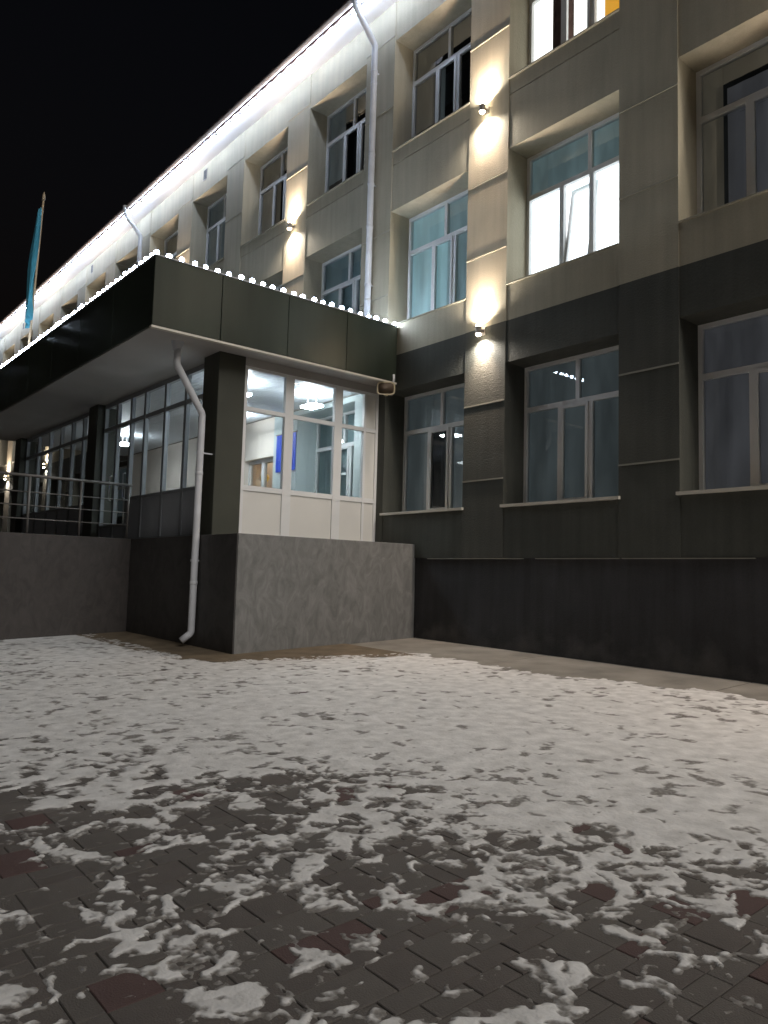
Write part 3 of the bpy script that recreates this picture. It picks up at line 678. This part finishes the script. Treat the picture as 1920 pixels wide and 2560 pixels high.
# blue banner with an edge trim, yellow balloon-like disc
bn = empty('banner', (-4.15, -0.06, 3.25)); tag(bn, 'royal blue banner hanging on the inner wall of the porch', 'banner')
o = MB(); npl = 10
for k in range(npl):
    a, c = -0.42 + 0.8 * k / npl, -0.42 + 0.8 * (k + 1) / npl
    o.quad((a, 0.008 * math.sin(k * 1.7), 0), (c, 0.008 * math.sin((k + 1) * 1.7), 0), (c, 0.008 * math.sin((k + 1) * 1.7), 0.82), (a, 0.008 * math.sin(k * 1.7), 0.82))
o.build('cloth', MT['banner'], bn)
MB().tube([(-0.45, 0, 0.825), (0.41, 0, 0.825)], 0.012, 8).build('rod', MT['pole'], bn, True)

bl_ = empty('balloon', (-5.724, 0.35, 3.269)); tag(bl_, 'yellow balloon seen through the glass of the hall door', 'balloon')
MB().tube([(0, 0, -0.13), (0, 0, -0.12), (0, 0, -0.07), (0, 0, 0.0), (0, 0, 0.06), (0, 0, 0.10), (0, 0, 0.12)], [0.012, 0.045, 0.088, 0.11, 0.098, 0.06, 0.012], 16).build('skin', MT['yellow'], bl_, True)
MB().tube([(0, 0, -0.13), (0.02, 0, -0.6), (0.0, 0, -1.669)], 0.003, 6).build('string', MT['wire'], bl_)

# ------------------------------------------------------------------ wall lamps
def lamp_mesh():
    b_ = MB(); r_ = 0.05
    b_.tube([(0, -0.12, -0.06), (0, -0.12, -0.055), (0, -0.12, 0.055), (0, -0.12, 0.06)], [0.046, r_, r_, 0.046], 16)
    return b_.mesh('housing', MT['lamp_body'], False)
HOUS = lamp_mesh()
o = MB(); o.box(-0.045, 0.045, -0.015, 0.0, -0.06, 0.06); o.box(-0.02, 0.02, -0.075, -0.014, -0.02, 0.02); BRK = o.mesh('bracket', MT['lamp_body'])
o = MB(); o.tube([(0, -0.12, 0.0), (0, -0.12, 0.012), (0, -0.12, 0.026), (0, -0.12, 0.034)], [0.044, 0.043, 0.032, 0.012], 16); LENS = o.mesh('lens', MT['lamp_lens'])
lw = []
for nm, P, sz, bl in (('wide', 130, 160, 0.7), ('core', 215, 86, 1.0)):
    l = bpy.data.lights.new('lamp_' + nm, 'SPOT'); l.energy = P; l.spot_size = R(sz); l.spot_blend = bl; l.shadow_soft_size = 0.035; l.color = (1.0, 0.91, 0.80) if nm == 'wide' else (1.0, 0.77, 0.60); lw.append(l)
def wall_lamp(x, z, label, grp='up and down wall lamps on the piers'):
    e_ = empty('wall_lamp', (x, 0, z)); tag(e_, label, 'lamp', grp)
    add('housing', HOUS, e_); add('bracket', BRK, e_)
    add('lens', LENS, e_, (0, 0, 0.0605)); ln_ = add('lens', LENS, e_, (0, -0.24, -0.0605)); ln_.rotation_euler = (math.pi, 0, 0)
    for sgn in (1, -1):
        for l in lw:
            s_ = bpy.data.objects.new('lamp_light', l); col.objects.link(s_); s_.parent = e_; s_.location = (0, -0.075 if l is lw[0] else -0.12, sgn * 0.135)
            s_.rotation_euler = (math.pi if sgn > 0 else 0, 0, 0)
LX = [1.56 - 5.84 * k for k in range(-3, 6)]
for k, x_ in zip(range(-3, 6), LX):
    lab_hi = {0: 'lit wall lamp on the upper pier between the bright windows, nearest above', 1: 'lit wall lamp on the upper pier left of the long white drainpipe', 2: 'lit wall lamp on the upper wall just above the canopy corner'}
    lab_lo = {0: 'lit wall lamp on the pier just above the ground floor windows'}
    od = {1: 'first', 2: 'second', 3: 'third', 4: 'fourth', 5: 'fifth'}[abs(k)] if k else ''
    def far(row): return ('%s lit wall lamp leftwards from the bright pier, %s row' if k > 0 else '%s lit wall lamp past the right edge of view, %s row') % (od, row)
    wall_lamp(x_, 8.77, lab_hi.get(k, far('upper')))
    if not (XE - 0.3 < x_ < 0): wall_lamp(x_, 5.02, lab_lo.get(k, far('lower')))

# ------------------------------------------------------------------ string lights
def bulb_mesh(mk, r_=0.026):
    b_ = MB(); b_.tube([(0, 0, -r_), (0, 0, -0.7 * r_), (0, 0, 0), (0, 0, 0.55 * r_), (0, 0, 0.9 * r_)], [r_ * 0.35, r_ * 0.75, r_, r_ * 0.8, r_ * 0.25], 8)
    return b_.mesh('bulb', MT[mk], True)
BU = bulb_mesh('bulb', 0.040); BE = bulb_mesh('bulb_eave', 0.042)
g1 = empty('string_light', (CX, CF, CT)); tag(g1, 'string of cool white bulbs along the top edge of the porch canopy', 'string light')
pts = []
k = 0
while CF + 0.02 + 0.198 * k < -0.05: pts.append((-0.03, 0.02 + 0.198 * k, 0.052)); k += 1
pts2 = [(-0.2 * k, 0.022, 0.058) for k in range(1, 64)]
for p in pts + pts2:
    o = add('bulb', BU, g1, (p[0] + rng.uniform(-.012, .012), p[1] + rng.uniform(-.015, .015), p[2] + rng.uniform(-.008, .01))); o.rotation_euler = (rng.uniform(-.3, .3), rng.uniform(-.3, .3), 0); o.scale = (rng.uniform(.85, 1.1),) * 3
MB().tube([(p[0], p[1], 0.022) for p in pts], 0.004, 6).build('wire', MT['wire'], g1)
MB().tube([(p[0], p[1], 0.022) for p in [pts[0]] + pts2], 0.004, 6).build('wire', MT['wire'], g1)
g2 = empty('string_light', (0, -0.47, EAVE)); tag(g2, 'string of cool white bulbs under the eaves of the school roof', 'string light')
k = 0; x_ = 1.2
while x_ > XA + 0.3:
    add('bulb', BE, g2, (x_, 0, -0.05)); x_ -= 0.4
MB().tube([(1.2, 0, -0.012), (XA + 0.3, 0, -0.012)], 0.005, 6).build('wire', MT['wire'], g2)

# ------------------------------------------------------------------ drainpipes
def pipe(name_loc, pts, r_, label, brackets, wall_y=0.0, axis='y', shoe=False, funnel=True):
    e_ = empty('drainpipe', name_loc); tag(e_, label, 'drainpipe', 'white drainpipes')
    L0 = Vector(name_loc); P = [Vector(p) - L0 for p in pts]
    Q = [P[0]]
    for k in range(1, len(P) - 1):
        a, c = (P[k - 1] - P[k]).normalized(), (P[k + 1] - P[k]).normalized()
        for s_ in (0.07, 0.025): Q.append(P[k] + a * s_)
        for s_ in (0.025, 0.07): Q.append(P[k] + c * s_)
    Q.append(P[-1])
    MB().tube(Q, r_, 14).build('pipe', MT['metal_white'], e_, True)
    if funnel:
        p = P[0]; MB().tube([p + Vector((0, 0, 0.10)), p + Vector((0, 0, 0.02)), p + Vector((0, 0, -0.10)), p + Vector((0, 0, -0.14))], [r_ * 1.75, r_ * 1.75, r_ * 1.08, r_ * 1.08], 14).build('funnel', MT['metal_white'], e_, True)
    for (x1_, y1_, z1_) in brackets:
        p = Vector((x1_, y1_, z1_)) - L0; o = MB()
        o.tube([p - Vector((0, 0, 0.018)), p + Vector((0, 0, 0.018))], r_ * 1.14, 14); o.box(p.x - 0.012, p.x + 0.012, p.y, wall_y - L0.y + 0.0, p.z - 0.01, p.z + 0.01)
        o.build('clamp', MT['metal_white'], e_)
    for k in range(1, len(P)):
        seg = P[k] - P[k - 1]; n_c = int(seg.length / 1.25)
        for c_ in range(n_c):
            p = P[k - 1] + seg * ((c_ + 0.55) / n_c); dn = seg.normalized()
            MB().tube([p - dn * 0.03, p - dn * 0.024, p + dn * 0.024, p + dn * 0.03], [r_ * 1.0, r_ * 1.09, r_ * 1.09, r_ * 1.0], 14).build('collar', MT['metal_white'], e_, True)
    return e_
pipe((-1.37, -0.1, CT), [(-1.37, -0.61, 12.15), (-1.37, -0.61, 11.98), (-1.37, -0.12, 11.45), (-1.37, -0.12, CT + 0.02)], 0.062, 'long white drainpipe running down the pier to the canopy near its corner', [(-1.37, -0.12, 10.9), (-1.37, -0.12, 8.6), (-1.37, -0.12, 6.6)])
pipe((-13.05, -0.1, CT), [(-13.05, -0.61, 12.15), (-13.05, -0.61, 11.98), (-13.05, -0.12, 11.45), (-13.05, -0.12, CT - 0.6)], 0.062, 'white drainpipe far left on the facade behind the canopy', [(-13.05, -0.12, 10.6), (-13.05, -0.12, 7.6)])
zg = gz(-1.2, -3.6)
pipe((-1.2, -3.55, zg), [(-1.10, -4.02, CB - 0.03), (-1.08, -4.02, 4.20), (-1.17, -3.52, 3.52), (-1.20, -3.52, zg + 0.22), (-1.24, -3.66, zg + 0.10)], 0.055, 'white drainpipe bending down the corner column of the porch to the ground', [(-1.18, -3.52, 2.9), (-1.2, -3.52, 1.2)], wall_y=-3.31)

# ------------------------------------------------------------------ horn loudspeaker
ls = empty('loudspeaker', (-0.70, 0.0, 4.44)); tag(ls, 'cream horn loudspeaker under the canopy where the porch meets the wall', 'loudspeaker')
def rrect(w_, h_, d_, n_=24, e=0.32):
    out = []
    for k in range(n_):
        a = 2 * math.pi * k / n_; c, s_ = math.cos(a), math.sin(a)
        out.append((math.copysign(abs(c) ** e, c) * w_, d_, math.copysign(abs(s_) ** e, s_) * h_))
    return out
hs = MB()
hs.ring([rrect(0.04, 0.04, 0.14, e=1), rrect(0.045, 0.04, 0.06, e=.8), rrect(0.085, 0.06, -0.02, e=.5), rrect(0.155, 0.115, -0.10, e=.45), rrect(0.165, 0.125, -0.115, e=.45), rrect(0.160, 0.12, -0.122, e=.45), rrect(0.142, 0.102, -0.112, e=.45)], cap=False)
h1 = hs.build('horn', MT['speaker'], ls, True)
h2 = MB(); h2.ring([rrect(0.142, 0.102, -0.112, e=.45), rrect(0.10, 0.075, -0.05, e=.5), rrect(0.05, 0.045, 0.0, e=.8), rrect(0.02, 0.02, 0.01, e=1)], cap=True); h2 = h2.build('throat', MT['speaker_in'], ls, True)
h3 = MB(); h3.tube([(0, 0.0, 0), (0, -0.05, 0), (0, -0.075, 0)], [0.034, 0.030, 0.012], 16); h3 = h3.build('cone', MT['speaker'], ls, True)
h4 = MB(); h4.tube([(0, 0.10, 0), (0, 0.20, 0)], 0.055, 16); h4 = h4.build('driver', MT['speaker'], ls, True)
for o in (h1, h2, h3, h4): o.location = (0.06, -0.20, -0.04); o.rotation_euler = (R(-4), 0, R(50))
MB().box(-0.02, 0.02, -0.16, -0.0, -0.10, -0.075).build('bracket', MT['lamp_body'], ls)

# ------------------------------------------------------------------ flag on its pole
fp = empty('flagpole', (-7.93, -4.45, CT)); tag(fp, 'slightly leaning pole rising from the front edge of the canopy', 'flagpole')
base, top = Vector((0, 0, 0)), Vector((0.42, 0, 3.45))
MB().tube([base, top], [0.026, 0.02], 10).build('pole', MT['pole'], fp, True)
MB().tube([top, top + Vector((0.01, 0, 0.04)), top + Vector((0.018, 0, 0.12)), top + Vector((0.024, 0, 0.20))], [0.02, 0.036, 0.03, 0.004], 10).build('finial', MT['pole'], fp, True)
MB().tube([(0, 0, 0.0), (0.012, 0, 0.12)], 0.045, 10).build('socket', MT['metal_white'], fp, True)
fm = MB(); nu, nvv = 28, 40; rows = []
for a in range(nvv + 1):
    t_ = a / nvv; z = 3.28 - 2.35 * t_; px_ = 0.42 * z / 3.45; row = []
    spread = 0.10 + 0.36 * math.sin(min(1, t_ * 1.05) * 2.5) ** 1.2
    if t_ > 0.85: spread *= 1 - (t_ - 0.85) * 3.2
    for c in range(nu + 1):
        s_ = c / nu
        row.append((px_ - s_ * spread * (0.95 + 0.25 * math.sin(t_ * 6)) + 0.045 + 0.03 * math.sin(t_ * 9), -0.06 + 0.075 * math.sin(s_ * 12 + t_ * 4.5) * (0.4 + t_ * 0.6), z - 0.32 * s_ * t_ * (1 - 0.4 * t_) - 0.10 * s_))
    rows.append(row)
for a in range(nvv):
    for c in range(nu): fm.quad(rows[a][c], rows[a][c + 1], rows[a + 1][c + 1], rows[a + 1][c])
fo = fm.build('flag', MT['flag'], None, True, (-7.93, -4.45, CT)); tag(fo, 'limp sky blue flag hanging in folds from the leaning pole', 'flag')
sm_ = fo.modifiers.new('weld', 'WELD'); so_ = fo.modifiers.new('solid', 'SOLIDIFY'); so_.thickness = 0.004

# ------------------------------------------------------------------ railing on the landing edge
rl = empty('railing', (-4.08, PF, PT)); tag(rl, 'steel railing along the edge of the landing before the porch', 'railing')
ypo = [-0.08, -0.95, -1.82, -2.52]
for y_ in ypo: MB().tube([(0, y_, -0.004), (0, y_, 0.98)], 0.021, 10).build('post', MT['rail'], rl, True)
MB().tube([(0, -0.03, 0.995), (0, -2.56, 0.995)], 0.027, 10).build('handrail', MT['rail'], rl, True)
for z in (0.25, 0.48, 0.71): MB().tube([(0, -0.08, z), (0, -2.52, z)], 0.011, 8).build('rail_bar', MT['rail'], rl, True)
